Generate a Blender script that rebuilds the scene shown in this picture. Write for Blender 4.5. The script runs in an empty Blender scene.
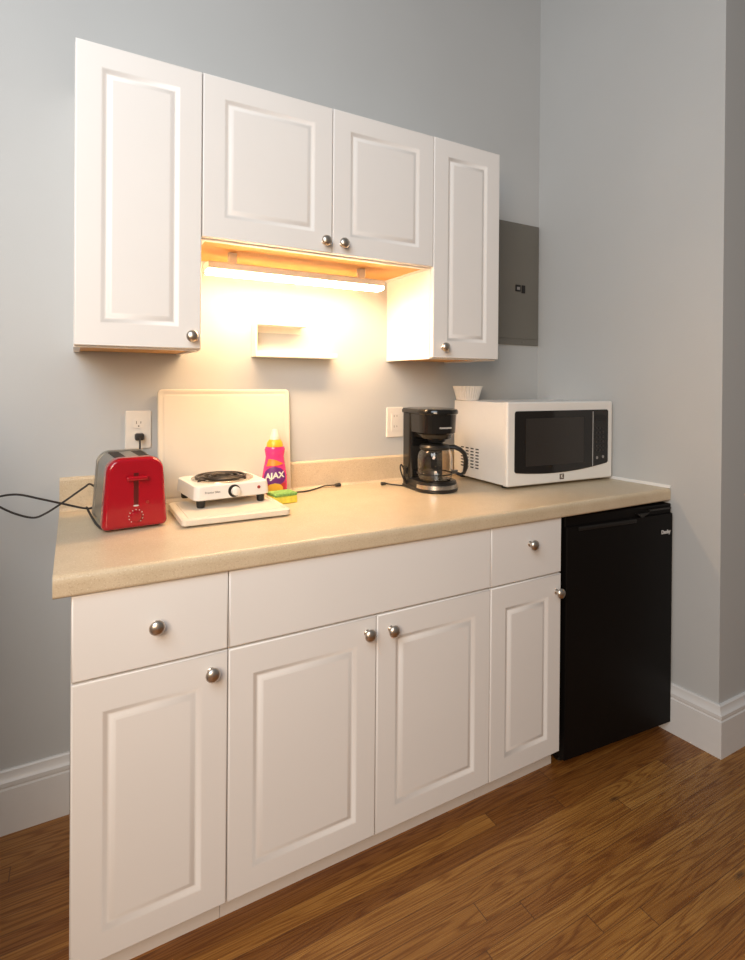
import bpy, bmesh, math, random
from mathutils import Vector, Matrix, Euler
random.seed(7)
PI = math.pi
SC = bpy.context.scene
COL = SC.collection

# ------------------------------------------------------------------ materials
def nodes_of(name):
    m = bpy.data.materials.new(name); m.use_nodes = True
    nt = m.node_tree
    return m, nt, nt.nodes['Principled BSDF']

def setin(b, **kw):
    for k, v in kw.items():
        k = k.replace('_', ' ')
        if k in b.inputs: b.inputs[k].default_value = v

def mat(name, col, rough=0.5, metal=0.0, noise=0.04, scale=30, bump=0.0, bscale=200, **kw):
    """principled with a slight procedural colour variation and optional fine bump"""
    m, nt, b = nodes_of(name)
    setin(b, Roughness=rough, Metallic=metal, **kw)
    tc = nt.nodes.new('ShaderNodeTexCoord')
    n = nt.nodes.new('ShaderNodeTexNoise'); n.inputs['Scale'].default_value = scale
    n.inputs['Detail'].default_value = 3
    nt.links.new(tc.outputs['Object'], n.inputs['Vector'])
    r = nt.nodes.new('ShaderNodeValToRGB')
    c = col
    r.color_ramp.elements[0].position = 0.3; r.color_ramp.elements[1].position = 0.7
    r.color_ramp.elements[0].color = (c[0]*(1-noise), c[1]*(1-noise), c[2]*(1-noise), 1)
    r.color_ramp.elements[1].color = (min(1, c[0]*(1+noise)), min(1, c[1]*(1+noise)), min(1, c[2]*(1+noise)), 1)
    nt.links.new(n.outputs['Fac'], r.inputs['Fac'])
    nt.links.new(r.outputs['Color'], b.inputs['Base Color'])
    if bump:
        n2 = nt.nodes.new('ShaderNodeTexNoise'); n2.inputs['Scale'].default_value = bscale
        nt.links.new(tc.outputs['Object'], n2.inputs['Vector'])
        bp = nt.nodes.new('ShaderNodeBump'); bp.inputs['Strength'].default_value = bump
        bp.inputs['Distance'].default_value = 0.002
        nt.links.new(n2.outputs['Fac'], bp.inputs['Height'])
        nt.links.new(bp.outputs['Normal'], b.inputs['Normal'])
    return m

def mat_emit(name, col, strength):
    m, nt, b = nodes_of(name)
    setin(b, Base_Color=(0.9, 0.88, 0.82, 1), Roughness=0.4)
    b.inputs['Emission Color'].default_value = (*col, 1)
    b.inputs['Emission Strength'].default_value = strength
    return m

def mat_counter():
    m, nt, b = nodes_of('speckled_laminate')
    setin(b, Roughness=0.33)
    tc = nt.nodes.new('ShaderNodeTexCoord')
    def noise(scale, lo, hi, ca, cb, detail=2):
        n = nt.nodes.new('ShaderNodeTexNoise'); n.inputs['Scale'].default_value = scale
        n.inputs['Detail'].default_value = detail
        nt.links.new(tc.outputs['Object'], n.inputs['Vector'])
        r = nt.nodes.new('ShaderNodeValToRGB')
        r.color_ramp.elements[0].position = lo; r.color_ramp.elements[1].position = hi
        r.color_ramp.elements[0].color = ca; r.color_ramp.elements[1].color = cb
        nt.links.new(n.outputs['Fac'], r.inputs['Fac'])
        return r
    base = noise(14, 0.3, 0.7, (0.61, 0.49, 0.33, 1), (0.67, 0.545, 0.38, 1), 4)
    dark = noise(260, 0.56, 0.66, (0, 0, 0, 1), (1, 1, 1, 1))
    lite = noise(330, 0.60, 0.68, (0, 0, 0, 1), (1, 1, 1, 1))
    mx = nt.nodes.new('ShaderNodeMixRGB'); mx.inputs['Color2'].default_value = (0.50, 0.37, 0.24, 1)
    f1 = nt.nodes.new('ShaderNodeMath'); f1.operation = 'MULTIPLY'; f1.inputs[1].default_value = 0.55
    nt.links.new(dark.outputs['Color'], f1.inputs[0]); nt.links.new(f1.outputs[0], mx.inputs['Fac'])
    nt.links.new(base.outputs['Color'], mx.inputs['Color1'])
    mx2 = nt.nodes.new('ShaderNodeMixRGB'); mx2.inputs['Color2'].default_value = (0.84, 0.76, 0.64, 1)
    f2 = nt.nodes.new('ShaderNodeMath'); f2.operation = 'MULTIPLY'; f2.inputs[1].default_value = 0.5
    nt.links.new(lite.outputs['Color'], f2.inputs[0]); nt.links.new(f2.outputs[0], mx2.inputs['Fac'])
    nt.links.new(mx.outputs['Color'], mx2.inputs['Color1'])
    nt.links.new(mx2.outputs['Color'], b.inputs['Base Color'])
    return m

def mat_floor():
    """oak strip floor, planks along x"""
    m, nt, b = nodes_of('oak_strip_floor')
    N = nt.nodes.new; L = nt.links.new
    def math_(op, a, bb=None, c=None):
        n = N('ShaderNodeMath'); n.operation = op
        for i, v in enumerate((a, bb, c)):
            if v is None: continue
            if isinstance(v, (int, float)): n.inputs[i].default_value = v
            else: L(v, n.inputs[i])
        return n.outputs[0]
    tc = N('ShaderNodeTexCoord'); sp = N('ShaderNodeSeparateXYZ'); L(tc.outputs['Object'], sp.inputs[0])
    X, Y = sp.outputs[0], sp.outputs[1]
    W = 0.0525
    yv = math_('DIVIDE', math_('ADD', Y, 0.935), W)
    row = math_('FLOOR', yv); fy = math_('SUBTRACT', yv, row)
    wn = N('ShaderNodeTexWhiteNoise'); wn.noise_dimensions = '1D'; L(row, wn.inputs['W'])
    off = math_('MULTIPLY', wn.outputs['Value'], 3.1)
    xv = math_('DIVIDE', math_('ADD', X, off), 1.45)
    colm = math_('FLOOR', xv); fx = math_('SUBTRACT', xv, colm)
    cmb = N('ShaderNodeCombineXYZ'); L(row, cmb.inputs[0]); L(colm, cmb.inputs[1])
    w2 = N('ShaderNodeTexWhiteNoise'); w2.noise_dimensions = '3D'; L(cmb.outputs[0], w2.inputs['Vector'])
    sv = N('ShaderNodeSeparateColor'); L(w2.outputs['Color'], sv.inputs[0])
    # grain coordinates: stretched along x, offset per plank
    gx = math_('ADD', math_('MULTIPLY', X, 0.75), math_('MULTIPLY', sv.outputs[1], 37.0))
    gy = math_('ADD', math_('MULTIPLY', Y, 13.0), math_('MULTIPLY', sv.outputs[2], 53.0))
    gc = N('ShaderNodeCombineXYZ'); L(gx, gc.inputs[0]); L(gy, gc.inputs[1]); L(sv.outputs[0], gc.inputs[2])
    n1 = N('ShaderNodeTexNoise'); n1.inputs['Scale'].default_value = 1.5; n1.inputs['Detail'].default_value = 2
    n1.inputs['Distortion'].default_value = 0.2
    L(gc.outputs[0], n1.inputs['Vector'])
    rings = math_('SINE', math_('MULTIPLY', n1.outputs['Fac'], 95.0))        # cathedral figure
    rings = math_('MULTIPLY_ADD', rings, 0.5, 0.5)
    rings = math_('POWER', rings, 2.2)
    gc2 = N('ShaderNodeCombineXYZ')
    L(math_('MULTIPLY', gx, 5.0), gc2.inputs[0]); L(math_('MULTIPLY', gy, 28.0), gc2.inputs[1]); L(sv.outputs[0], gc2.inputs[2])
    n2 = N('ShaderNodeTexNoise'); n2.inputs['Scale'].default_value = 1.6; n2.inputs['Detail'].default_value = 3
    L(gc2.outputs[0], n2.inputs['Vector'])                                  # fine pores
    pores = N('ShaderNodeValToRGB'); pores.color_ramp.elements[0].position = 0.42; pores.color_ramp.elements[1].position = 0.62
    L(n2.outputs['Fac'], pores.inputs['Fac'])
    n3 = N('ShaderNodeTexNoise'); n3.inputs['Scale'].default_value = 0.9; L(gc.outputs[0], n3.inputs['Vector'])
    tone = N('ShaderNodeValToRGB')
    e = tone.color_ramp.elements
    e[0].position = 0.0; e[0].color = FLOOR_C[0]
    e[1].position = 1.0; e[1].color = FLOOR_C[3]
    a = e.new(0.35); a.color = FLOOR_C[1]
    a = e.new(0.72); a.color = FLOOR_C[2]
    L(math_('MULTIPLY_ADD', n3.outputs['Fac'], 0.35, math_('MULTIPLY_ADD', sv.outputs[0], 0.62, 0.06)), tone.inputs['Fac'])
    dk = N('ShaderNodeMixRGB'); dk.blend_type = 'MULTIPLY'; dk.inputs['Color2'].default_value = (0.58, 0.46, 0.36, 1)
    L(math_('MULTIPLY', rings, 0.85), dk.inputs['Fac']); L(tone.outputs['Color'], dk.inputs['Color1'])
    dk2 = N('ShaderNodeMixRGB'); dk2.blend_type = 'MULTIPLY'; dk2.inputs['Color2'].default_value = (0.62, 0.52, 0.42, 1)
    inv = math_('SUBTRACT', 1.0, pores.outputs['Color'])
    L(math_('MULTIPLY', inv, 0.75), dk2.inputs['Fac']); L(dk.outputs['Color'], dk2.inputs['Color1'])
    # knots
    kn = None
    for kx, ky, ka, kb in ((1.600, -0.772, 0.022, 0.008), (1.664, -1.112, 0.026, 0.008), (0.55, -1.35, 0.02, 0.009), (3.0, -1.9, 0.02, 0.008)):
        d = math_('SQRT', math_('ADD', math_('POWER', math_('DIVIDE', math_('ABSOLUTE', math_('SUBTRACT', X, kx)), ka), 2.0), math_('POWER', math_('DIVIDE', math_('ABSOLUTE', math_('SUBTRACT', Y, ky)), kb), 2.0)))
        d = math_('ADD', d, math_('MULTIPLY', math_('SUBTRACT', n2.outputs['Fac'], 0.5), 1.6))
        v = math_('SUBTRACT', 1.0, math_('MINIMUM', math_('MAXIMUM', math_('SUBTRACT', d, 0.3), 0.0), 1.0))
        kn = v if kn is None else math_('MAXIMUM', kn, v)
    dk3 = N('ShaderNodeMixRGB'); dk3.inputs['Color2'].default_value = (0.05, 0.02, 0.01, 1)
    L(math_('MULTIPLY', kn, 0.75), dk3.inputs['Fac']); L(dk2.outputs['Color'], dk3.inputs['Color1'])
    # seams
    ey = math_('LESS_THAN', math_('MINIMUM', fy, math_('SUBTRACT', 1.0, fy)), 0.014)
    ex = math_('LESS_THAN', math_('MINIMUM', fx, math_('SUBTRACT', 1.0, fx)), 0.0009)
    seam = math_('MAXIMUM', ey, ex)
    dk4 = N('ShaderNodeMixRGB'); dk4.inputs['Color2'].default_value = (0.075, 0.03, 0.012, 1)
    L(math_('MULTIPLY', seam, 0.7), dk4.inputs['Fac']); L(dk3.outputs['Color'], dk4.inputs['Color1'])
    L(dk4.outputs['Color'], b.inputs['Base Color'])
    L(math_('MULTIPLY_ADD', rings, 0.10, 0.34), b.inputs['Roughness'])
    bp = N('ShaderNodeBump'); bp.inputs['Strength'].default_value = 0.25; bp.inputs['Distance'].default_value = 0.001
    L(math_('SUBTRACT', pores.outputs['Color'], math_('MULTIPLY', seam, 2.0)), bp.inputs['Height'])
    L(bp.outputs['Normal'], b.inputs['Normal'])
    return m

FLOOR_C = [(0.17, 0.058, 0.012, 1), (0.32, 0.130, 0.028, 1), (0.44, 0.205, 0.048, 1), (0.54, 0.285, 0.085, 1)]
M = {}
M['wall'] = mat('grey_wall_paint', (0.525, 0.534, 0.532), 0.62, noise=0.015, scale=3, bump=0.12, bscale=300)
M['trim'] = mat('white_gloss_trim_paint', (0.74, 0.73, 0.72), 0.35, noise=0.01)
M['cab'] = mat('white_cabinet_foil', (0.84, 0.815, 0.79), 0.40, noise=0.008, scale=6)
M['cabin'] = mat('cabinet_side_melamine', (0.86, 0.83, 0.80), 0.5, noise=0.008)
M['maple'] = mat('maple_veneer_underside', (0.62, 0.31, 0.07), 0.5, noise=0.06, scale=12)
M['nickel'] = mat('brushed_nickel', (0.60, 0.53, 0.46), 0.34, 1.0, noise=0.03)
M['counter'] = mat_counter()
M['floor'] = mat_floor()
M['caulk'] = mat('white_caulk', (0.78, 0.76, 0.73), 0.6)
M['fridge'] = mat('black_textured_enamel', (0.006, 0.005, 0.0045), 0.45, noise=0.05, bump=0.08, bscale=500, Specular_IOR_Level=0.12)
M['blackp'] = mat('black_plastic', (0.012, 0.011, 0.010), 0.30, noise=0.05)
M['gloss'] = mat('glossy_black_plastic', (0.010, 0.009, 0.008), 0.12, noise=0.05)
M['rubber'] = mat('black_rubber_cord', (0.018, 0.014, 0.012), 0.5, noise=0.05)
M['mww'] = mat('white_microwave_shell', (0.86, 0.83, 0.785), 0.32, noise=0.008)
M['mwglass'] = mat('microwave_dark_glass', (0.012, 0.010, 0.009), 0.08, noise=0.02)
M['mwmesh'] = mat('microwave_window_mesh', (0.028, 0.023, 0.020), 0.30, noise=0.10, scale=400)
M['mark'] = mat('pale_print', (0.62, 0.60, 0.58), 0.5)
M['darkmark'] = mat('dark_print', (0.10, 0.07, 0.05), 0.5)
M['greymark'] = mat('grey_print', (0.28, 0.26, 0.25), 0.5)
M['red'] = mat('glossy_red_plastic', (0.37, 0.003, 0.012), 0.16, noise=0.03, Coat_Weight=0.4)
M['darkred'] = mat('dark_red_recess', (0.10, 0.004, 0.004), 0.4)
M['steel'] = mat('dull_toaster_steel', (0.42, 0.41, 0.38), 0.38, 1.0, noise=0.03)
M['chrome'] = mat('brushed_steel', (0.62, 0.60, 0.57), 0.25, 1.0, noise=0.03)
M['slot'] = mat('dark_slot', (0.012, 0.010, 0.009), 0.6)
M['burn'] = mat('white_enamel', (0.82, 0.78, 0.72), 0.22, noise=0.008)
M['coil'] = mat('black_heating_coil', (0.035, 0.026, 0.020), 0.4, 0.3, noise=0.2)
M['pan'] = mat('drip_pan_steel', (0.66, 0.62, 0.56), 0.22, 1.0, noise=0.03)
M['board'] = mat('white_cutting_board_plastic', (0.72, 0.65, 0.54), 0.45, noise=0.02, scale=10, bump=0.1, bscale=400)
M['plate'] = mat('ivory_wall_plate', (0.80, 0.75, 0.68), 0.35, noise=0.006)
M['panelgrey'] = mat('grey_panel_enamel', (0.165, 0.155, 0.132), 0.42, noise=0.03, scale=8)
M['paper'] = mat('white_filter_paper', (0.84, 0.80, 0.74), 0.85, noise=0.02)
M['lamp_body'] = mat('white_lamp_housing', (0.80, 0.72, 0.60), 0.4)
M['shelf'] = mat('white_shelf_paint', (0.82, 0.78, 0.70), 0.45)
M['soap'] = mat('pink_soap_bottle', (0.88, 0.055, 0.24), 0.16, noise=0.04, Coat_Weight=0.4)
M['soapcap'] = mat('orange_yellow_bottle_collar', (0.95, 0.46, 0.03), 0.3)
M['capwhite'] = mat('translucent_white_cap', (0.86, 0.80, 0.66), 0.35)
M['lab_purple'] = mat('purple_label_print', (0.17, 0.02, 0.19), 0.35)
M['lab_orange'] = mat('orange_label_print', (0.95, 0.26, 0.02), 0.35)
M['lab_red'] = mat('red_label_print', (0.72, 0.03, 0.04), 0.35)
M['lab_yellow'] = mat('yellow_label_print', (0.95, 0.52, 0.05), 0.35)
M['sp_y'] = mat('yellow_sponge_foam', (0.82, 0.70, 0.08), 0.9, noise=0.12, scale=90, bump=0.8, bscale=350)
M['sp_g'] = mat('green_scouring_pad', (0.22, 0.43, 0.11), 0.95, noise=0.25, scale=160, bump=0.8, bscale=500)
M['amber'] = mat('red_indicator_lens', (0.35, 0.03, 0.02), 0.3)
M['glow'] = mat_emit('lit_lamp_diffuser', (1.0, 0.66, 0.36), 70)

def mat_glass():
    m, nt, b = nodes_of('clear_carafe_glass')
    setin(b, Base_Color=(0.95, 0.93, 0.90, 1), Roughness=0.02, IOR=1.45)
    b.inputs['Transmission Weight'].default_value = 1.0
    return m
M['glass'] = mat_glass()

# ------------------------------------------------------------------ mesh helpers
def new_bm(): return bmesh.new()

def merge(dst, src, mtx=None):
    if mtx is not None: bmesh.ops.transform(src, matrix=mtx, verts=src.verts)
    me = bpy.data.meshes.new('tmp'); src.to_mesh(me); dst.from_mesh(me)
    bpy.data.meshes.remove(me); src.free()
    return dst

def box(bm, x0, x1, y0, y1, z0, z1, bev=0.0, seg=2, mtx=None):
    t = bmesh.new(); bmesh.ops.create_cube(t, size=1.0)
    for v in t.verts:
        v.co = Vector(((x0+x1)/2 + v.co.x*(x1-x0), (y0+y1)/2 + v.co.y*(y1-y0), (z0+z1)/2 + v.co.z*(z1-z0)))
    if bev > 0:
        bmesh.ops.bevel(t, geom=list(t.edges), offset=bev, segments=seg, profile=0.5, affect='EDGES')
    return merge(bm, t, mtx)

def loft(bm, loops, cap=True, mtx=None, close=True):
    t = bmesh.new(); rows = [[t.verts.new(Vector(p)) for p in lp] for lp in loops]
    n = len(rows[0])
    for a, b_ in zip(rows[:-1], rows[1:]):
        for i in range(n if close else n-1):
            j = (i+1) % n
            t.faces.new((a[i], a[j], b_[j], b_[i]))
    if cap:
        t.faces.new(rows[0][::-1]); t.faces.new(rows[-1])
    bmesh.ops.recalc_face_normals(t, faces=t.faces)
    return merge(bm, t, mtx)

def lathe(bm, prof, c=(0, 0, 0), seg=32, mtx=None, sy=1.0, cap=True):
    loops = []
    for r, z in prof:
        r = max(r, 1e-5)
        loops.append([(c[0]+r*math.cos(2*PI*i/seg), c[1]+sy*r*math.sin(2*PI*i/seg), c[2]+z) for i in range(seg)])
    return loft(bm, loops, cap, mtx)

def tube(bm, pts, r, seg=10, smooth=6, mtx=None):
    P = [Vector(p) for p in pts]
    if smooth > 1 and len(P) > 2:
        Q = []
        for i in range(len(P)-1):
            p0 = P[max(i-1, 0)]; p1 = P[i]; p2 = P[i+1]; p3 = P[min(i+2, len(P)-1)]
            for k in range(smooth):
                t_ = k/smooth
                Q.append(0.5*((2*p1) + (p2-p0)*t_ + (2*p0-5*p1+4*p2-p3)*t_*t_ + (3*p1-p0-3*p2+p3)*t_**3))
        Q.append(P[-1]); P = Q
    loops = []; up = Vector((0.13, 0.21, 1)).normalized()
    prev = None
    for i, p in enumerate(P):
        d = (P[min(i+1, len(P)-1)] - P[max(i-1, 0)]).normalized()
        a = (prev - d*prev.dot(d)) if prev is not None else d.cross(up)
        if a.length < 1e-5: a = d.orthogonal()
        a.normalize(); prev = a; b_ = d.cross(a)
        loops.append([tuple(p + (a*math.cos(2*PI*k/seg) + b_*math.sin(2*PI*k/seg))*r) for k in range(seg)])
    return loft(bm, loops, True, mtx)

def rrect(w, h, r, n=5, cx=0, cz=0, taper=0.0):
    """rounded rectangle as (u,v) points; taper narrows the top"""
    pts = []
    for (sx, sz, a0) in ((1, 1, 0), (-1, 1, PI/2), (-1, -1, PI), (1, -1, 3*PI/2)):
        for k in range(n+1):
            a = a0 + PI/2*k/n
            u = sx*(w/2-r) + r*math.cos(a); v = sz*(h/2-r) + r*math.sin(a)
            u *= 1 - taper*(v/h + 0.5)
            pts.append((cx+u, cz+v))
    return pts

def obj(name, bm, m, parent=None, smooth=True, loc=None, label=None, angle=40):
    me = bpy.data.meshes.new(name)
    bmesh.ops.recalc_face_normals(bm, faces=bm.faces)
    bm.to_mesh(me); bm.free()
    ms = m if isinstance(m, (list, tuple)) else [m]
    for k in ms: me.materials.append(k)
    if smooth:
        for p in me.polygons: p.use_smooth = True
        try: me.set_sharp_from_angle(angle=math.radians(angle))
        except Exception: pass
    o = bpy.data.objects.new(name, me); COL.objects.link(o)
    if smooth:
        wn = o.modifiers.new('weighted', 'WEIGHTED_NORMAL'); wn.keep_sharp = True; wn.weight = 100
    if parent is not None: o.parent = parent
    if loc is not None: o.location = loc
    if label: o['label'] = label
    return o

def thing(name, label, cat, loc=(0, 0, 0), rz=0.0, group=None):
    o = bpy.data.objects.new(name, None); COL.objects.link(o)
    o.location = loc; o.rotation_euler = (0, 0, rz); o.empty_display_size = 0.05
    o['label'] = label; o['category'] = cat
    if group: o['group'] = group
    return o

def tag(o, label, cat, group=None):
    o['label'] = label; o['category'] = cat
    if group: o['group'] = group
    return o

def struct(o): o['kind'] = 'structure'; return o

def text_mesh(name, s, size, m, parent, mtx, extr=0.0004, bold=0.0, label=None, sx=1.0):
    cu = bpy.data.curves.new('t', 'FONT'); cu.body = s; cu.size = size; cu.extrude = extr
    cu.align_x = 'CENTER'; cu.align_y = 'CENTER'; cu.offset = bold
    to = bpy.data.objects.new('t', cu); COL.objects.link(to)
    dg = bpy.context.evaluated_depsgraph_get(); dg.update()
    me = bpy.data.meshes.new_from_object(to.evaluated_get(dg))
    bpy.data.objects.remove(to); bpy.data.curves.remove(cu)
    me.transform(mtx @ Matrix.Diagonal((sx, 1, 1, 1)))
    me.name = name; me.materials.clear(); me.materials.append(m)
    o = bpy.data.objects.new(name, me); COL.objects.link(o); o.parent = parent
    if label: o['label'] = label
    return o

def front_mtx(x, y, z):        # text standing in the xz plane, read from -y
    return Matrix.Translation((x, y, z)) @ Matrix.Rotation(PI/2, 4, 'X')

# ------------------------------------------------------------------ setting
CW = (2.035, 0.0); CE = (2.0999, -0.8156)      # right wall from inner corner to outer corner
bm = new_bm(); box(bm, -2.6, 4.0, -4.5, 0.12, -0.05, 0.0)
struct(obj('floor', bm, M['floor'], smooth=False))
bm = new_bm(); box(bm, -2.6, 2.10, 0.0, 0.12, 0.0, 3.3)
struct(obj('wall_back', bm, M['wall'], smooth=False))
bm = new_bm()
pl = [(CW[0], 0.0), CE, (4.0, CE[1]), (4.0, 0.12), (CW[0], 0.12)]
loft(bm, [[(x, y, 0.0) for x, y in pl], [(x, y, 3.3) for x, y in pl]])
struct(obj('wall_right', bm, M['wall'], smooth=False))
bm = new_bm(); box(bm, -0.42, -0.30, -1.15, -0.0005, 0.0, 1.30)      # low block added out of view to shade the lower left wall and floor
struct(obj('added_shade_wall', bm, M['wall'], smooth=False))

BP = [(0.0, 0.0), (0.019, 0.0), (0.019, 0.128), (0.0145, 0.131), (0.0145, 0.135), (0.0195, 0.139), (0.0195, 0.150),
      (0.016, 0.154), (0.012, 0.160), (0.0095, 0.170), (0.0095, 0.176), (0.006, 0.180), (0.0, 0.180)]
def base_run(bm, path):
    """path: list of (point, outward mitre vector)"""
    loops = [[(p[0]+n[0]*d, p[1]+n[1]*d, z) for d, z in BP] for p, n in path]
    return loft(bm, loops)
bm = new_bm(); base_run(bm, [((-0.2995, 0), (0, -1)), ((0.103, 0), (0, -1))])
struct(obj('baseboard_left', bm, M['trim']))
dv = Vector((CE[0]-CW[0], CE[1]-CW[1])).normalized(); nr = Vector((dv.y, -dv.x))
if nr.x > 0: nr = -nr
nf = Vector((0, -1)); k = 1.0/(1+nr.dot(nf)); mit = (nr+nf)*k
bm = new_bm(); base_run(bm, [(CW, (-1, 0)), (CE, tuple(mit)), ((4.0, CE[1]), (0, -1))])
struct(obj('baseboard_right', bm, M['trim']))

# ------------------------------------------------------------------ cabinets
def knob_bm(x, y, z):
    """lathed mushroom knob projecting towards -y from a face at y"""
    pr = [(0.0085, 0.0), (0.0085, 0.002), (0.006, 0.004), (0.0055, 0.011), (0.008, 0.014), (0.0145, 0.0175),
          (0.0165, 0.0215), (0.0155, 0.0255), (0.011, 0.029), (0.005, 0.0305), (0.0, 0.031)]
    b = new_bm(); lathe(b, pr, seg=28, mtx=Matrix.Translation((x, y, z)) @ Matrix.Rotation(PI/2, 4, 'X'))
    return b

def panel_door_bm(x0, x1, z0, z1, yf, yb, fw=0.056, top=0.0):
    """raised panel door; yf = front plane, yb = back plane"""
    b = new_bm()
    spec = [(0.0, yb), (0.0, yf+0.004), (0.0012, yf+0.0015), (0.004, yf), (fw, yf), (fw+0.002, yf+0.0004), (fw+0.005, yf+0.0018), (fw+0.010, yf+0.0054),
            (fw+0.0125, yf+0.0062), (fw+0.0145, yf+0.0062), (fw+0.0165, yf+0.0054), (fw+0.0215, yf+0.0024), (fw+0.0230, yf+0.0022), (fw+0.0260, yf+0.0008), (fw+0.028, yf+0.0005)]
    loops = []
    for i, y in spec:
        e = top if i >= fw-1e-6 else 0.0
        loops.append([(x0+i, y, z0+i), (x1-i, y, z0+i), (x1-i, y, z1-i-e), (x0+i, y, z1-i-e)])
    loft(b, loops)
    return b

def slab_bm(x0, x1, z0, z1, yf, yb):
    b = new_bm()
    spec = [(0.0, yb), (0.0, yf+0.004), (0.0012, yf+0.0015), (0.004, yf)]
    loft(b, [[(x0+i, y, z0+i), (x1-i, y, z0+i), (x1-i, y, z1-i), (x0+i, y, z1-i)] for i, y in spec])
    return b

GAP = 0.0012
DF, DB = -0.630, -0.611
ZT, ZD, ZB = 0.866, 0.6855, 0.0940      # drawer top, drawer/door split, door bottom
def base_cabinet(x0, x1, label, door_spans, drawer, knobs_door, knob_drawer):
    t = thing('base_cabinet', label, 'cabinet', (x0, 0, 0), 0, 'white base cabinets under the worktop')
    w = x1-x0
    b = new_bm()
    box(b, 0.0005, w-0.0005, -0.610, -0.003, 0.092, 0.867, 0.0008, 1)
    obj('cabinet_body', b, M['cabin'], t, smooth=False)
    b = new_bm(); box(b, 0.0005, w-0.0005+(0.035 if x0 > 1.2 else 0), -0.560, -0.02, 0.0, 0.0915)
    obj('toe_kick', b, M['cabin'], t, smooth=False)
    if drawer == 'drawer':
        d = obj('drawer', slab_bm(GAP, w-GAP, ZD+0.0025, ZT, DF, DB), M['cab'], t)
        obj('knob', knob_bm(knob_drawer[0]-x0, DF, knob_drawer[1]), M['nickel'], d, label='satin nickel knob')
    else:
        obj('false_drawer_panel', slab_bm(GAP, w-GAP, ZD+0.0025, ZT, DF, DB), M['cab'], t)
    for (a, c), kn in zip(door_spans, knobs_door):
        d = obj('door', panel_door_bm(a-x0+GAP, c-x0-GAP, ZB, ZD-0.0025, DF, DB, 0.056, 0.010), M['cab'], t)
        obj('knob', knob_bm(kn[0]-x0, DF, kn[1]), M['nickel'], d, label='satin nickel knob')
    return t
X0, X1, X2, X3, X4 = 0.1045, 0.4235, 0.8175, 1.2118, 1.5129
base_cabinet(X0, X1, 'white base cabinet with drawer and one door at the left end, below the red toaster', [(X0, X1)], 'drawer', [(0.384, 0.645)], (0.266, 0.777))
base_cabinet(X1, X3, 'wide white base cabinet with two doors under one long plain panel, in the middle', [(X1, X2), (X2, X3)], 'false', [(0.787, 0.645), (0.860, 0.640)], None)
base_cabinet(X3, X4, 'narrow white base cabinet with drawer and one door beside the black fridge', [(X3, X4)], 'drawer', [(1.489, 0.627)], (1.370, 0.800))

def wall_cabinet(x0, x1, z0, z1, label, door_spans, knobs_door):
    t = thing('wall_cabinet', label, 'cabinet', (x0, 0, z0), 0, 'white wall cabinets')
    w = x1-x0; h = z1-z0
    b = new_bm()
    # box without a bottom plus a slightly recessed bottom board
    box(b, 0.0004, 0.016, -0.305, -0.0015, 0.0, h-0.001)
    box(b, w-0.016, w-0.0004, -0.305, -0.0015, 0.0, h-0.001)
    box(b, 0.016, w-0.016, -0.305, -0.0015, h-0.017, h-0.001)
    box(b, 0.016, w-0.016, -0.305, -0.287, 0.0, 0.03)
    box(b, 0.016, w-0.016, -0.02, -0.0015, 0.009, h-0.017)
    obj('cabinet_body', b, M['cabin'], t, smooth=False)
    b = new_bm(); box(b, 0.016, w-0.016, -0.287, -0.0015, 0.004, 0.018)
    obj('bottom_board', b, M['maple'], t, smooth=False, label='maple coloured bottom board')
    for (a, c), kn in zip(door_spans, knobs_door):
        d = obj('door', panel_door_bm(a-x0+GAP, c-x0-GAP, 0.0045, h, -0.327, -0.3065, 0.058), M['cab'], t)
        obj('knob', knob_bm(kn[0]-x0, -0.327, kn[1]-z0), M['nickel'], d, label='satin nickel knob')
    return t
A0, A1, A2, A3, A4 = 0.1061, 0.4182, 0.8159, 1.2016, 1.5026
UB, UT, UM = 1.3922, 2.1686, 1.7079
wall_cabinet(A0, A1, UB, UT, 'tall white wall cabinet at the left end, above the red toaster', [(A0, A1)], [(0.390, 1.430)])
wall_cabinet(A1, A3, UM, UT, 'short wide white wall cabinet with two doors over the lit lamp', [(A1, A2), (A2, A3)], [(0.787, 1.745), (0.848, 1.745)])
wall_cabinet(A3, A4, UB, UT, 'tall narrow white wall cabinet at the right end, beside the grey electrical panel', [(A3, A4)], [(1.243, 1.433)])

# ------------------------------------------------------------------ worktop
t = thing('countertop', 'speckled beige laminate worktop with rounded front edge on the base cabinets', 'countertop', (0.0725, 0, 0.876))
CL = 0.0725
def wall_x(y): return CW[0] + (CE[0]-CW[0])*(y/CE[1])
prof = [(-0.001, 0.0), (-0.001, 0.038), (-0.030, 0.038)]
# cross section (y, z) of slab with bullnose
sec = [(-0.0015, -0.008), (-0.0015, 0.038), (-0.622, 0.038), (-0.630, 0.0375), (-0.6360, 0.0345), (-0.6390, 0.029), (-0.6395, 0.020),
       (-0.6395, 0.000), (-0.6385, -0.005), (-0.635, -0.0075), (-0.612, -0.008)]
b = new_bm()
loft(b, [[(0.0, y, z) for y, z in sec], [(0.0015, y, z) for y, z in sec], [(wall_x(y)-0.0025-CL, y, z) for y, z in sec]])
obj('worktop_slab', b, M['counter'], t, angle=50)
bsx = wall_x(-0.02)-0.003-CL
sec2 = [(-0.0015, 0.0385), (-0.0015, 0.138), (-0.012, 0.138), (-0.018, 0.135), (-0.0205, 0.129), (-0.021, 0.050), (-0.024, 0.043), (-0.032, 0.0385)]
b = new_bm(); loft(b, [[(0.0, y, z) for y, z in sec2], [(bsx, y, z) for y, z in sec2]])
obj('backsplash', b, M['counter'], t, angle=50)
b = new_bm()
cs = [(0.0, 0.0), (-0.007, 0.0), (-0.005, 0.006), (0.0, 0.011)]
loft(b, [[(wall_x(y)-CL-0.0005+dx, y, 0.0385+dz) for dx, dz in cs] for y in (-0.035, -0.64)])
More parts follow.
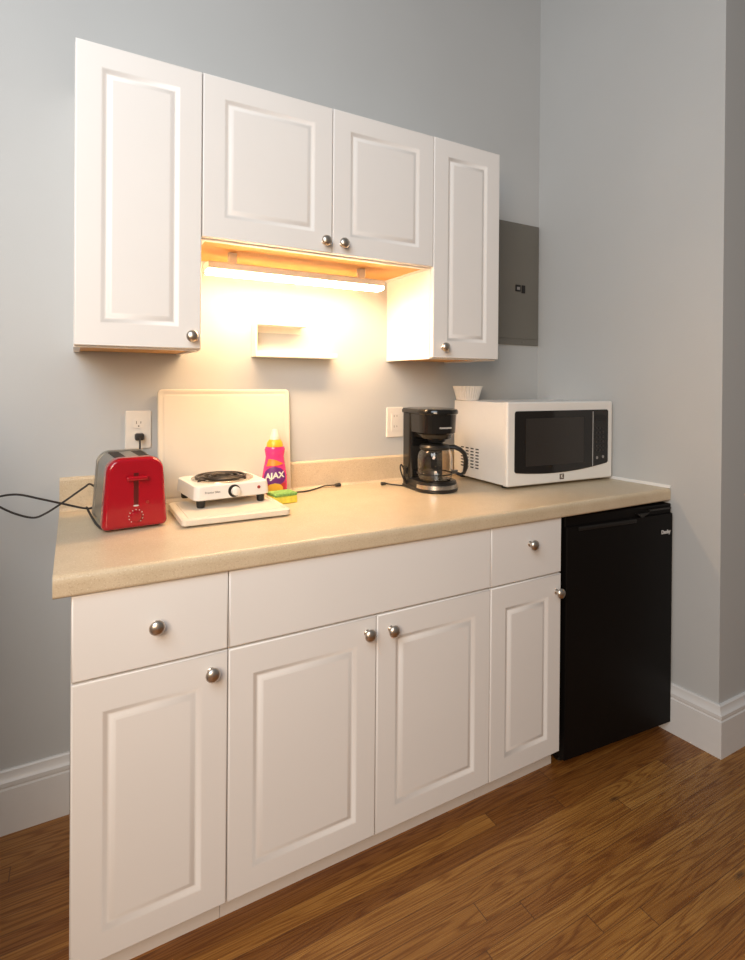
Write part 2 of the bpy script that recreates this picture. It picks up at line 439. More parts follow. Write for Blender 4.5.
obj('caulk_strip', b, M['caulk'], t, label='white caulk strip along the side wall')

# ------------------------------------------------------------------ fridge
t = thing('mini_fridge', 'black undercounter mini fridge between the cabinets and the side wall', 'fridge', (1.545, 0, 0))
b = new_bm(); box(b, 0.008, 0.485, -0.58, -0.06, 0.025, 0.855, 0.006)
obj('fridge_body', b, M['fridge'], t)
b = new_bm()
FW, FZ0, FZ1 = 0.522, 0.040, 0.860
# door with a scooped handle along its top edge
spec = [(0.0, 0.050), (0.0, 0.006), (0.002, 0.002), (0.006, 0.0)]
loft(b, [[(i, y, FZ0+i), (FW-i, y, FZ0+i), (FW-i, y, FZ1-0.034-i*0), (i, y, FZ1-0.034-i*0)] for i, y in spec])
loft(b, [[(i, y, FZ1-0.034), (FW-i, y, FZ1-0.034), (FW-i, y, FZ1-i), (i, y, FZ1-i)] for i, y in [(0.0, 0.050), (0.0, 0.012), (0.003, 0.009)]])
# raised lip with sloped end, covering the right part
lip = [(0.34, 0.0), (0.37, 0.022), (FW-0.004, 0.022), (FW-0.004, 0.034), (0.006, 0.034), (0.006, 0.026), (0.31, 0.022)]
door = obj('fridge_door', b, M['fridge'], t)
door.location = (0.004, -0.619, 0); door.rotation_euler = (0, 0, -0.078)
b = new_bm(); box(b, 0.05, 0.325, -0.0045, 0.004, FZ1-0.050, FZ1-0.036, 0.003)
obj('door_handle', b, M['blackp'], door, label='moulded grip along the top of the door')
b = new_bm()
loft(b, [[(x, y, z) for x, z in ((0.33, FZ1-0.020), (0.355, FZ1-0.036), (0.395, FZ1-0.020))] for y in (0.010, -0.002)])
box(b, 0.395, FW-0.012, -0.001, 0.008, FZ1-0.016, FZ1-0.010, 0.001)
obj('handle_scoop', b, M['blackp'], door)
text_mesh('badge', 'Danby', 0.0185, M['mark'], door, front_mtx(0.482, -0.0008, 0.760), 0.0006, 0.0008, 'small silver name badge')
b = new_bm(); box(b, 0.03, 0.45, -0.56, -0.545, 0.004, 0.026, 0.002)
obj('kick_grille', b, M['blackp'], t)
for fx, fy in ((0.05, -0.55), (0.44, -0.55), (0.05, -0.10), (0.44, -0.10)):
    b = new_bm(); lathe(b, [(0.018, 0), (0.018, 0.012), (0.010, 0.014), (0.010, 0.030)], (fx, fy, 0), 16)
    obj('foot', b, M['blackp'], t)

# ------------------------------------------------------------------ electrical panel
t = thing('electrical_panel', 'grey steel breaker panel door set on the wall in the corner', 'electrical panel', (1.672, 0, 1.4864))
PW, PH = 0.3545, 0.562
b = new_bm(); box(b, 0, PW, -0.010, -0.001, 0, PH, 0.0015)
obj('panel_frame', b, M['panelgrey'], t)
b = new_bm(); box(b, 0.022, PW-0.022, -0.0135, -0.0102, 0.028, PH-0.028, 0.0015)
obj('panel_door', b, M['panelgrey'], t)
b = new_bm()
box(b, 0.205, 0.235, -0.0175, -0.0136, 0.246, 0.276, 0.001)
box(b, 0.243, 0.262, -0.0185, -0.0136, 0.240, 0.276, 0.001)
la = obj('latch', b, M['slot'], t, label='black recessed latch')
b = new_bm(); box(b, 0.211, 0.229, -0.0182, -0.0176, 0.253, 0.266)
obj('latch_tab', b, M['greymark'], la)
for zz in (0.014, PH-0.014):
    for xx in (0.06, PW-0.10):
        b = new_bm(); lathe(b, [(0.005, 0), (0.005, 0.001), (0.003, 0.002), (0.0, 0.0022)], seg=14, mtx=Matrix.Translation((xx, -0.0101, zz)) @ Matrix.Rotation(PI/2, 4, 'X'))
        obj('screw', b, M['panelgrey'], t)

# ------------------------------------------------------------------ undercabinet lamp
t = thing('under_cabinet_lamp', 'long lit strip lamp under the middle wall cabinet', 'lamp', (0.463, -0.108, 1.643))
LW = 0.618
b = new_bm()
# housing: channel open at the bottom
loft(b, [[(x, y, z) for y, z in ((-0.086, 0.009), (-0.088, 0.011), (-0.088, 0.028), (-0.084, 0.032), (-0.030, 0.032), (-0.026, 0.028), (-0.026, 0.011), (-0.029, 0.009))] for x in (0, LW)])
obj('lamp_housing', b, M['lamp_body'], t)
b = new_bm(); loft(b, [[(x, y, z) for y, z in ((-0.0870, 0.0088), (-0.0870, 0.003), (-0.083, -0.001), (-0.076, -0.003), (-0.036, -0.003), (-0.0305, 0.000), (-0.0305, 0.0088))] for x in (0.003, LW-0.003)])
obj('lamp_diffuser', b, M['glow'], t, label='glowing warm diffuser strip')
for cx_ in (0.08, LW-0.08):
    b = new_bm(); box(b, cx_-0.012, cx_+0.012, -0.066, -0.046, 0.0321, 0.0688)
    obj('mounting_clip', b, M['lamp_body'], t)

# ------------------------------------------------------------------ wall shelf
t = thing('wall_rack', 'small white open rack fixed to the wall under the strip lamp', 'wall shelf', (0.652, 0, 1.393))
b = new_bm(); box(b, 0, 0.005, -0.060, -0.0005, 0.0, 0.116, 0.0012)
obj('side_plate', b, M['shelf'], t)
b = new_bm(); box(b, 0.0052, 0.190, -0.060, -0.0005, 0.111, 0.116, 0.0012); box(b, 0.0052, 0.190, -0.003, -0.0005, 0.088, 0.1108)
obj('top_shelf', b, M['shelf'], t)
b = new_bm(); box(b, 0.0052, 0.308, -0.060, -0.0005, 0.0, 0.006, 0.0012); box(b, 0.0052, 0.308, -0.0600, -0.056, 0.0061, 0.020, 0.001)
obj('bottom_shelf', b, M['shelf'], t)

# ------------------------------------------------------------------ outlets
def outlet(xc, zc, label, kind):
    t = thing('wall_outlet', label, 'outlet', (xc, 0, zc), 0)
    b = new_bm()
    loft(b, [[(u, y, v) for u, v in rrect(0.078-2*i, 0.122-2*i, 0.006, 4)] for i, y in ((0, -0.0005), (0, -0.003), (0.0015, -0.005), (0.004, -0.006))])
    obj('wall_plate', b, M['plate'], t)
    if kind == 'duplex':
        for zz in (0.020, -0.020):
            b = new_bm()
            loft(b, [[(u, y, v+zz) for u, v in rrect(0.034-2*i, 0.030-2*i, 0.010, 5)] for i, y in ((0, -0.0055), (0, -0.0075), (0.001, -0.008))])
            r = obj('receptacle', b, M['plate'], t)
            b = new_bm()
            box(b, -0.0075, -0.0055, -0.0083, -0.0078, zz-0.001, zz+0.008); box(b, 0.0055, 0.0075, -0.0083, -0.0078, zz, zz+0.007)
            lathe(b, [(0.0024, 0), (0.0024, 0.0005)], seg=12, mtx=Matrix.Translation((0, -0.0078, zz-0.008)) @ Matrix.Rotation(PI/2, 4, 'X'))
            obj('socket_slots', b, M['darkmark'], r)
        b = new_bm(); lathe(b, [(0.003, 0), (0.003, 0.001), (0.0, 0.0015)], seg=12, mtx=Matrix.Translation((0, -0.006, 0)) @ Matrix.Rotation(PI/2, 4, 'X'))
        obj('screw', b, M['plate'], t)
    else:
        b = new_bm()
        loft(b, [[(u, y, v) for u, v in rrect(0.036-2*i, 0.070-2*i, 0.003, 3)] for i, y in ((0, -0.0055), (0, -0.0078), (0.001, -0.0085))])
        r = obj('receptacle', b, M['plate'], t)
        for zz in (0.022, -0.020):
            b = new_bm()
            box(b, -0.0075, -0.0055, -0.0089, -0.0086, zz-0.001, zz+0.007); box(b, 0.0055, 0.0075, -0.0089, -0.0086, zz, zz+0.007)
            obj('socket_slots', b, M['darkmark'], r)
        b = new_bm(); box(b, -0.010, 0.010, -0.0100, -0.0086, 0.0015, 0.0065, 0.0005); box(b, -0.010, 0.010, -0.0100, -0.0086, -0.0065, -0.0015, 0.0005)
        obj('test_button', b, M['plate'], r)
    return t
outlet(0.289, 1.150, 'cream duplex wall outlet above the red toaster with a black plug in it', 'duplex')
outlet(1.243, 1.147, 'cream wall outlet with square face, beside the coffee maker', 'gfci')

# ------------------------------------------------------------------ toaster
ZC = 0.9145
t = thing('toaster', 'glossy red two slice toaster with steel sides at the left of the worktop', 'toaster', (0.1735+0.079*math.cos(0.087), -0.345+0.079*math.sin(0.087), ZC), 0.087)
TW, TH, TD = 0.161, 0.190, 0.215
def tsec(y, inset, taper=0.15, rb=0.012):
    """rounded trapezoid, big radius at the top"""
    w = TW/2-inset; z0 = 0.004+inset; z1 = TH-inset; pts = []
    R_ = 0.036-inset
    def hw(z): return w*(1-taper*(z/TH))
    for k_ in range(9):
        a = PI/2*k_/8
        z = z1-R_+R_*math.sin(a); pts.append((hw(z1-R_)-R_+R_*math.cos(a), z))
    pts2 = [(-u, v) for u, v in pts[::-1]]
    pts += pts2
    low = []
    for k_ in range(4):
        a = PI + PI/2*k_/3
        low.append((-hw(z0)+rb+rb*math.cos(a), z0+rb+rb*math.sin(a)))
    pts += low + [(-u, v) for u, v in low[::-1]]
    return [(u, y, v) for u, v in pts]
b = new_bm()
loft(b, [tsec(0.034, 0.0), tsec(0.012, 0.0), tsec(0.005, 0.0025), tsec(0.001, 0.007), tsec(0.0, 0.012)])
shell = obj('front_shell', b, M['red'], t, label='glossy red front end')
b = new_bm(); loft(b, [tsec(0.0335, 0.003), tsec(TD-0.030, 0.003)])
obj('steel_body', b, M['steel'], t, label='brushed steel wrap')
b = new_bm(); loft(b, [tsec(TD-0.0305, 0.0), tsec(TD-0.010, 0.0), tsec(TD-0.002, 0.004), tsec(TD, 0.010)])
obj('rear_shell', b, M['steel'], t, label='brushed steel rear end')
for sx in (-0.030, 0.030):
    b = new_bm(); box(b, sx-0.014, sx+0.014, 0.042, TD-0.040, TH-0.010, TH-0.0024, 0.001)
    obj('bread_slot', b, M['slot'], t)
b = new_bm(); box(b, -0.006, 0.006, -0.0006, 0.004, 0.066, 0.150, 0.0004)
obj('lever_track', b, M['darkred'], shell)
b = new_bm(); box(b, -0.026, 0.026, -0.020, -0.001, 0.132, 0.143, 0.004, 3)
obj('lever', b, M['red'], shell)
b = new_bm(); lathe(b, [(0.0135, 0), (0.013, 0.007), (0.011, 0.009), (0.0, 0.0095)], seg=24, mtx=Matrix.Translation((0.0, 0.0, 0.036)) @ Matrix.Rotation(PI/2, 4, 'X'))
box(b, -0.0015, 0.0015, -0.0115, -0.009, 0.036, 0.047)
obj('dial', b, M['red'], shell)
b = new_bm()
for k_ in range(11):
    a = math.radians(-50+28*k_)
    cx_, cz_ = 0.0175*math.cos(a), 0.036+0.0175*math.sin(a)
    lathe(b, [(0.0013, 0), (0.0013, 0.0007)], seg=8, mtx=Matrix.Translation((cx_, 0.0001, cz_)) @ Matrix.Rotation(PI/2, 4, 'X'))
obj('dial_marks', b, M['mark'], shell, label='pale dots around the dial')
b = new_bm(); loft(b, [[(0.007*math.cos(2*PI*k_/16), y, 0.064+0.0022*math.sin(2*PI*k_/16)) for k_ in range(16)] for y in (0.0005, -0.0006)])
obj('maker_mark', b, M['mark'], shell)
b = new_bm(); lathe(b, [(0.004, 0), (0.0036, 0.003), (0.0, 0.0035)], seg=14, mtx=Matrix.Translation((0.028, 0.0, 0.071)) @ Matrix.Rotation(PI/2, 4, 'X'))
obj('button', b, M['amber'], shell)
for sx in (-0.055, 0.055):
    for yy in (0.03, TD-0.03):
        b = new_bm(); lathe(b, [(0.008, 0.0), (0.009, 0.006)], (sx, yy, 0.0), 12); obj('foot', b, M['rubber'], t)
# its cord, in world coordinates turned into the toaster's frame
TI = (Matrix.Translation(t.location) @ Matrix.Rotation(0.087, 4, 'Z')).inverted()
TOASTER_CORD = TI

# ------------------------------------------------------------------ burner on its board
t = thing('cutting_board', 'thick white cutting board lying flat under the electric burner', 'cutting board', (0.360, -0.384, ZC), 0.001)
b = new_bm()
def rr3(x0, x1, y0, y1, r, z, n=5): return [(u, v, z) for u, v in rrect(x1-x0, y1-y0, r, n, (x0+x1)/2, (y0+y1)/2)]
BW, BD = 0.305, 0.245
loft(b, [rr3(0.002, BW-0.002, 0.002, BD-0.002, 0.012, 0.004), rr3(0, BW, 0, BD, 0.014, 0.006), rr3(0, BW, 0, BD, 0.014, 0.019), rr3(0.003, BW-0.003, 0.003, BD-0.003, 0.012, 0.0215),
         rr3(0.012, BW-0.012, 0.012, BD-0.012, 0.010, 0.0215), rr3(0.014, BW-0.014, 0.014, BD-0.014, 0.009, 0.0195), rr3(0.019, BW-0.019, 0.019, BD-0.019, 0.008, 0.0195), rr3(0.021, BW-0.021, 0.021, BD-0.021, 0.007, 0.0215)])
obj('board', b, M['board'], t)
for fx in (0.02, BW-0.02):
    for fy in (0.02, BD-0.02):
        b = new_bm(); lathe(b, [(0.008, 0), (0.009, 0.005)], (fx, fy, 0), 12); obj('foot', b, M['rubber'], t)

t = thing('electric_burner', 'white single coil electric burner standing on the flat board', 'hot plate', (0.411, -0.279, 0.9365), 0.097)
UW, UD = 0.233, 0.208
b = new_bm()
U0, U1 = 0.022, 0.066
loft(b, [rr3(0.006, UW-0.006, 0.006, UD-0.006, 0.016, U0), rr3(0.001, UW-0.001, 0.001, UD-0.001, 0.018, U0+0.003), rr3(0.001, UW-0.001, 0.001, UD-0.001, 0.018, U0+0.010),
         rr3(0.003, UW-0.003, 0.003, UD-0.003, 0.018, U1-0.010), rr3(0.005, UW-0.005, 0.005, UD-0.005, 0.017, U1-0.003), rr3(0.010, UW-0.010, 0.010, UD-0.010, 0.014, U1)])
obj('burner_body', b, M['burn'], t)
CX, CY = 0.118, 0.107
b = new_bm(); lathe(b, [(0.094, -0.001), (0.094, 0.003), (0.091, 0.0045), (0.087, 0.003), (0.085, 0.001), (0.0, 0.0006)], (CX, CY, U1), 48)
obj('drip_pan', b, M['pan'], t, label='bright ring and drip pan')
b = new_bm(); pts = []
PH = math.radians(200)
for k_ in range(0, 109):
    a = PH+k_*2*PI/36; r = 0.022 + 0.060*k_/108
    pts.append((CX+r*math.cos(a), CY+r*math.sin(a), U1+0.0065))
tube(b, pts, 0.0040, 8, 1)
tube(b, [(CX+0.082*math.cos(PH), CY+0.082*math.sin(PH), U1+0.0065), (CX-0.083, CY-0.034, U1+0.0055), (CX-0.086, CY-0.038, U1+0.001)], 0.0040, 8, 4)
box(b, CX-0.086, CX-0.066, CY-0.042, CY-0.024, U1+0.001, U1+0.008, 0.002)
box(b, CX-0.075, CX+0.075, CY-0.002, CY+0.002, U1+0.001, U1+0.0035)
obj('heating_coil', b, M['coil'], t, label='black spiral heating coil')
b = new_bm(); lathe(b, [(0.019, -0.001), (0.0185, 0.0015), (0.016, 0.002), (0.0, 0.002)], seg=28, mtx=Matrix.Translation((0.118, 0.002, 0.043)) @ Matrix.Rotation(PI/2, 4, 'X'))
obj('dial_ring', b, M['blackp'], t, label='black dial surround')
b = new_bm(); lathe(b, [(0.0135, 0.0005), (0.0125, 0.012), (0.010, 0.014), (0.0, 0.0142)], seg=24, mtx=Matrix.Translation((0.121, 0.001, 0.043)) @ Matrix.Rotation(PI/2, 4, 'X'))
box(b, 0.1195, 0.1225, -0.017, -0.012, 0.036, 0.050, 0.0008)
obj('dial', b, M['burn'], t)
b = new_bm(); lathe(b, [(0.005, 0), (0.0045, 0.0025), (0.0, 0.0035)], seg=16, mtx=Matrix.Translation((0.195, 0.0015, 0.047)) @ Matrix.Rotation(PI/2, 4, 'X'))
obj('indicator_lamp', b, M['amber'], t, label='small red indicator lamp')
text_mesh('maker_mark', 'Proctor Silex', 0.0085, M['greymark'], t, front_mtx(0.053, 0.0018, 0.045), 0.0003, 0.0002)
for fx, fy in ((0.024, 0.022), (UW-0.024, 0.022), (0.024, UD-0.022), (UW-0.024, UD-0.022)):
    b = new_bm(); lathe(b, [(0.009, 0.0), (0.0115, 0.004), (0.013, 0.024)], (fx, fy, 0), 16)
    obj('foot', b, M['blackp'], t)
BI = (Matrix.Translation(t.location) @ Matrix.Rotation(0.097, 4, 'Z')).inverted()
def plug_bm(p, d, mtx=None):
    """two pin plug: p = cord end, d = direction of the pins"""
    d = Vector(d).normalized(); b = new_bm()
    rot = d.to_track_quat('X', 'Z').to_matrix().to_4x4()
    T = Matrix.Translation(p) @ rot
    if mtx is not None: T = mtx @ T
    q = [(0.0, 0.0035), (0.006, 0.0045), (0.012, 0.0085), (0.026, 0.0105), (0.028, 0.0095)]
    loft(b, [[(x, 1.15*r*math.cos(2*PI*k/12), 0.62*r*math.sin(2*PI*k/12)) for k in range(12)] for x, r in q], mtx=T)
    return b
def pins_bm(p, d, mtx=None):
    d = Vector(d).normalized(); b = new_bm()
    T = Matrix.Translation(p) @ d.to_track_quat('X', 'Z').to_matrix().to_4x4()
    if mtx is not None: T = mtx @ T
    for s in (-0.0063, 0.0063): box(b, 0.028, 0.043, s-0.0008, s+0.0008, -0.003, 0.003, mtx=T)
    return b
b = new_bm()
zc = ZC+0.0035
tube(b, [(0.600, -0.085, 0.975), (0.610, -0.070, 0.950), (0.640, -0.060, zc+0.004), (0.700, -0.120, zc), (0.775, -0.085, zc), (0.840, -0.078, zc), (0.895, -0.050, zc+0.002), (0.925, -0.035, zc+0.004), (0.960, -0.040, zc+0.004)], 0.0028, 8, 8, BI)
cord = obj('power_cord', b, M['rubber'], t, label='thin black cord lying on the worktop')
p_, d_ = (0.955, -0.040, zc+0.004), (1, 0.03, 0)
plg = obj('plug', plug_bm(p_, d_, BI), M['rubber'], cord)

# ------------------------------------------------------------------ toaster cord
t = bpy.data.objects['toaster']
def cord_points():
    return [(0.289, -0.036, 1.130), (0.290, -0.050, 1.118), (0.288, -0.055, 1.085), (0.286, -0.058, 1.02), (0.262, -0.066, 0.96), (0.230, -0.075, 0.955), (0.170, -0.11, 1.000)]
TOAST = cord_points()

# ------------------------------------------------------------------ leaning board
t = thing('leaning_cutting_board', 'large square cream cutting board leaning upright against the wall', 'cutting board', (0.343, -0.052, ZC))
t.rotation_euler = (math.radians(-5.0), 0, 0)
b = new_bm()
LB, LH = 0.443, 0.366
def rv(i, y, r): return [(u, y, v) for u, v in rrect(LB-2*i, LH-2*i, r, 5, LB/2, LH/2)]
loft(b, [rv(0.002, 0.012, 0.012), rv(0, 0.010, 0.014), rv(0, 0.002, 0.014), rv(0.002, 0.0, 0.012), rv(0.010, 0.0, 0.010), rv(0.0125, 0.0018, 0.009), rv(0.019, 0.0018, 0.008), rv(0.022, 0.0, 0.007)])
obj('board', b, M['board'], t)

# ------------------------------------------------------------------ dish soap
t = thing('dish_soap_bottle', 'pink dish soap bottle with purple label and pale cap behind the sponge', 'bottle', (0.706, -0.106, ZC), -0.30)
t.scale = (1.06, 1.06, 1.03)
pr = [(0.030, 0.0), (0.0365, 0.003), (0.0395, 0.012), (0.0405, 0.040), (0.0390, 0.070), (0.0345, 0.100), (0.0300, 0.122), (0.0285, 0.135),
      (0.0305, 0.148), (0.0320, 0.158), (0.0290, 0.166), (0.0180, 0.171), (0.0, 0.172)]
b = new_bm(); lathe(b, pr, seg=40, sy=0.62); bot = obj('bottle_body', b, M['soap'], t, label='pink plastic body')
b = new_bm(); lathe(b, [(0.026, 0.167), (0.0262, 0.172), (0.024, 0.181), (0.018, 0.190), (0.0, 0.191)], seg=32, sy=0.8); obj('collar', b, M['soapcap'], t, label='orange yellow collar')
b = new_bm(); lathe(b, [(0.0145, 0.189), (0.0145, 0.202), (0.012, 0.206), (0.009, 0.218), (0.0075, 0.224), (0.0, 0.225)], seg=24); obj('cap', b, M['capwhite'], t, label='pale squeeze cap')
def prof_r(z):
    for (r0, z0), (r1, z1) in zip(pr[:-1], pr[1:]):
        if z0 <= z <= z1: return r0+(r1-r0)*(z-z0)/max(z1-z0, 1e-6)
    return pr[-2][0]
def decal(bm_, poly, lift, n=14, thick=0.0006):
    """wrap polygon (u = arc fraction -1..1 of half width, z) on the bottle front as a thin raised patch"""
    zs = [p[1] for p in poly]; z0, z1 = min(zs), max(zs)
    tt = bmesh.new(); rows = []
    for i in range(n+1):
        z = z0+(z1-z0)*(i/n*0.998+0.001)
        xs = []
        for k in range(len(poly)):
            a, c = poly[k], poly[(k+1) % len(poly)]
            if (a[1]-z)*(c[1]-z) < 0: xs.append(a[0]+(c[0]-a[0])*(z-a[1])/(c[1]-a[1]))
        if len(xs) < 2: continue
        xa, xb = min(xs), max(xs); row = []
        for j in range(13):
            u = xa+(xb-xa)*j/12; r = prof_r(z)+lift
            ang = -PI/2+u*PI/2
            row.append(tt.verts.new((r*math.cos(ang), 0.62*r*math.sin(ang)-lift*0.4, z)))
        rows.append(row)
    for a, c in zip(rows[:-1], rows[1:]):
        for j in range(12): tt.faces.new((a[j], a[j+1], c[j+1], c[j]))
    bmesh.ops.recalc_face_normals(tt, faces=tt.faces)
    g = bmesh.ops.solidify(tt, geom=list(tt.faces), thickness=thick)
    return merge(bm_, tt)
def ell(cu, cz, ru, rz, n=28): return [(cu+ru*math.cos(2*PI*i/n), cz+rz*math.sin(2*PI*i/n)) for i in range(n)]
b = new_bm(); decal(b, [(-0.62, 0.010), (0.62, 0.010), (0.62, 0.050), (-0.62, 0.050)], 0.0012); obj('red_band', b, M['lab_red'], bot, label='red lower band of the label')
b = new_bm(); decal(b, ell(0, 0.073, 0.62, 0.030), 0.0020); obj('label_oval', b, M['lab_purple'], bot, label='purple oval with white lettering')
b = new_bm(); decal(b, ell(0.02, 0.030, 0.40, 0.020), 0.0028); obj('fruit_print', b, M['lab_yellow'], bot, label='yellow fruit picture')
b = new_bm(); decal(b, [(-0.55, 0.104), (-0.45, 0.128), (0.0, 0.126), (0.60, 0.112), (0.1, 0.106)], 0.0014); obj('orange_swoosh', b, M['lab_orange'], bot, label='orange flash above the oval')
# lettering bent onto the oval
tx = text_mesh('label_lettering', 'AJAX', 0.026, M['capwhite'], bot, Matrix.Identity(4), 0.0003, 0.0010, 'white lettering')
for v in tx.data.vertices:
    x_, z_ = v.co.x*0.92, v.co.y; off = v.co.z
    z = 0.074+z_+x_*0.12; r = prof_r(z)+0.0034+off
    ang = -PI/2 + x_/r*1.15
    v.co = Vector((r*math.cos(ang), 0.62*r*math.sin(ang)-0.0014, z))

# ------------------------------------------------------------------ sponge
t = thing('sponge', 'yellow sponge with green scouring top beside the burner', 'sponge', (0.702, -0.195, ZC), 0.12)
b = new_bm(); box(b, -0.040, 0.040, -0.032, 0.032, 0.0, 0.024, 0.004, 3); obj('foam', b, M['sp_y'], t, label='yellow foam block')
b = new_bm(); box(b, -0.040, 0.040, -0.032, 0.032, 0.0243, 0.034, 0.003, 2); obj('scouring_layer', b, M['sp_g'], t, label='green scouring layer')

# ------------------------------------------------------------------ coffee maker
CMX, CMY = 1.268, -0.256
t = thing('coffee_maker', 'black drip coffee maker with silver base band beside the microwave', 'coffee maker', (CMX, CMY, ZC), -0.08)
def dsec(hw, yf, yb, z, r=None):
    """rounded front (semi-ellipse) and squared back footprint"""
    pts = []
    for k_ in range(25):
        a = PI + PI*k_/24
        pts.append((hw*math.cos(a), yf_c + (yf_c-yf)*math.sin(a), z))
    pts += [(hw, yb-0.012, z), (hw-0.012, yb, z), (-hw+0.012, yb, z), (-hw, yb-0.012, z)]
    return pts
yf_c = 0.0
b = new_bm(); loft(b, [dsec(0.078, -0.078, 0.120, 0.0), dsec(0.081, -0.081, 0.122, 0.003), dsec(0.081, -0.081, 0.122, 0.010), dsec(0.078, -0.078, 0.120, 0.012),
                       dsec(0.076, -0.076, 0.120, 0.026), dsec(0.075, -0.075, 0.120, 0.036), dsec(0.070, -0.070, 0.118, 0.039)])
obj('base', b, M['blackp'], t)
b = new_bm(); tb = bmesh.new()
def ringarc(r, z): return [(r*math.cos(PI*1.0+PI*k_/30), r*math.sin(PI*1.0+PI*k_/30), z) for k_ in range(31)]
loft(b, [ringarc(0.0785, 0.0125), ringarc(0.0800, 0.0130), ringarc(0.0785, 0.0270), ringarc(0.0765, 0.0275)], cap=False, close=False)
obj('silver_band', b, M['chrome'], t, label='silver band around the base')
b = new_bm(); lathe(b, [(0.060, 0.0385), (0.060, 0.0415), (0.056, 0.0425), (0.0, 0.0425)], (0, -0.008, 0), 36); obj('warming_plate', b, M['gloss'], t)
# water tank column at the back
b = new_bm()
def rb(x0, x1, y0, y1, r, z): return [(u, v, z) for u, v in rrect(x1-x0, y1-y0, r, 5, (x0+x1)/2, (y0+y1)/2)]
loft(b, [rb(-0.074, 0.074, 0.062, 0.128, 0.014, 0.012), rb(-0.074, 0.074, 0.062, 0.128, 0.014, 0.28), rb(-0.078, 0.078, 0.055, 0.130, 0.016, 0.288)])
obj('water_tank', b, M['gloss'], t)
b = new_bm()
loft(b, [dsec(0.052, -0.052, 0.070, 0.190), dsec(0.056, -0.056, 0.070, 0.194), dsec(0.060, -0.060, 0.070, 0.206), dsec(0.0705, -0.0705, 0.070, 0.212), dsec(0.0715, -0.0715, 0.070, 0.235), dsec(0.074, -0.074, 0.070, 0.278)])
hd = obj('brew_head', b, M['gloss'], t)
b = new_bm()
loft(b, [dsec(0.076, -0.077, 0.129, 0.2785), dsec(0.080, -0.081, 0.131, 0.282), dsec(0.080, -0.081, 0.131, 0.291), dsec(0.076, -0.077, 0.128, 0.297), dsec(0.060, -0.060, 0.115, 0.300)])
obj('lid', b, M['gloss'], t)
tx = text_mesh('maker_mark', 'BLACK+DECKER', 0.0068, M['mark'], hd, Matrix.Identity(4), 0.0003, 0.0005, 'small pale lettering')
for v in tx.data.vertices:
    x_, z_, off = v.co.x, v.co.y, v.co.z
    z = 0.232+z_; r = 0.0713+0.0025*(z-0.235)/0.043+0.0009+off
    ang = -PI/2+x_/r + 0.0
    v.co = Vector((r*math.cos(ang), r*math.sin(ang), z))
b = new_bm(); lathe(b, [(0.030, 0.178), (0.036, 0.191)], (0, -0.005, 0), 28); obj('drip_spout', b, M['blackp'], t)
# switch on the column side
b = new_bm(); box(b, -0.0775, -0.0735, 0.085, 0.105, 0.05, 0.075, 0.001); obj('power_switch', b, M['blackp'], t)
CI = (Matrix.Translation(t.location) @ Matrix.Rotation(-0.08, 4, 'Z')).inverted()
b = new_bm()
tube(b, [(1.205, -0.150, 0.960), (1.180, -0.160, 1.000), (1.172, -0.165, 0.985), (1.185, -0.170, 0.945), (1.205, -0.168, zc+0.002), (1.200, -0.150, zc), (1.176, -0.120, zc), (1.150, -0.100, zc+0.003)], 0.0028, 8, 8, CI)
tube(b, [(1.205, -0.148, 0.985), (1.190, -0.165, 0.975), (1.190, -0.168, 0.950), (1.207, -0.168, zc+0.004)], 0.0028, 8, 8, CI)
cord = obj('power_cord', b, M['rubber'], t, label='short black cord bundled beside the tank')
obj('plug', plug_bm((1.156, -0.103, zc+0.004), (-1, 0.35, 0), CI), M['rubber'], cord)

# carafe
t = thing('glass_carafe', 'empty glass coffee pot with black lid and handle on the warming plate', 'coffee pot', (CMX-0.010, CMY-0.008, ZC+0.0428), 0)
g = [(0.048, 0.0), (0.058, 0.002), (0.0625, 0.010), (0.0645, 0.030), (0.0645, 0.070), (0.063, 0.088), (0.058, 0.102), (0.051, 0.110)]
gi = [(r-0.0022, z) for r, z in g[::-1] if z > 0.001] + [(0.050, 0.0045), (0.030, 0.003), (0.0, 0.003)]
b = new_bm(); lathe(b, [(0.0, 0.0)] + g + gi, seg=48, cap=False); obj('glass_body', b, M['glass'], t)
b = new_bm(); lathe(b, [(0.049, 0.1105), (0.0555, 0.1105), (0.0575, 0.118), (0.052, 0.125), (0.030, 0.129), (0.0, 0.1295)], seg=40); obj('lid', b, M['blackp'], t)
b = new_bm(); lathe(b, [(0.0630, 0.0745), (0.0648, 0.0755), (0.0605, 0.0935), (0.0590, 0.0935)], seg=48, cap=False)
hdir = math.radians(-42)
R_ = Matrix.Rotation(hdir, 4, 'Z')
b2 = new_bm()
def hsec(c, d, w, h_):
    c = Vector(c); d = Vector(d).normalized(); s = Vector((0, 1, 0)); n = d.cross(s)
    return [tuple(R_ @ (c + s*w*math.cos(2*PI*k_/12) + n*h_*math.sin(2*PI*k_/12))) for k_ in range(12)]
path = [(0.050, 0, 0.117), (0.070, 0, 0.119), (0.092, 0, 0.110), (0.107, 0, 0.096), (0.113, 0, 0.072), (0.112, 0, 0.045), (0.106, 0, 0.026), (0.094, 0, 0.020), (0.080, 0, 0.024)]
lps = []
for i, p in enumerate(path):
    d = Vector(path[min(i+1, len(path)-1)])-Vector(path[max(i-1, 0)])
    lps.append(hsec(p, d, 0.012, 0.0085 if i < 6 else 0.006))
loft(b2, lps)
b.free()
hb = obj('handle', b2, M['blackp'], t)
b = new_bm(); lathe(b, [(0.0648, 0.0200), (0.0658, 0.0200), (0.0658, 0.0245), (0.0648, 0.0245), (0.0648, 0.0200)], seg=48, cap=False)
box(b, 0.064, 0.084, -0.008, 0.008, 0.022, 0.036, 0.002, mtx=R_)
obj('strap', b, M['blackp'], t, label='thin band holding the handle')

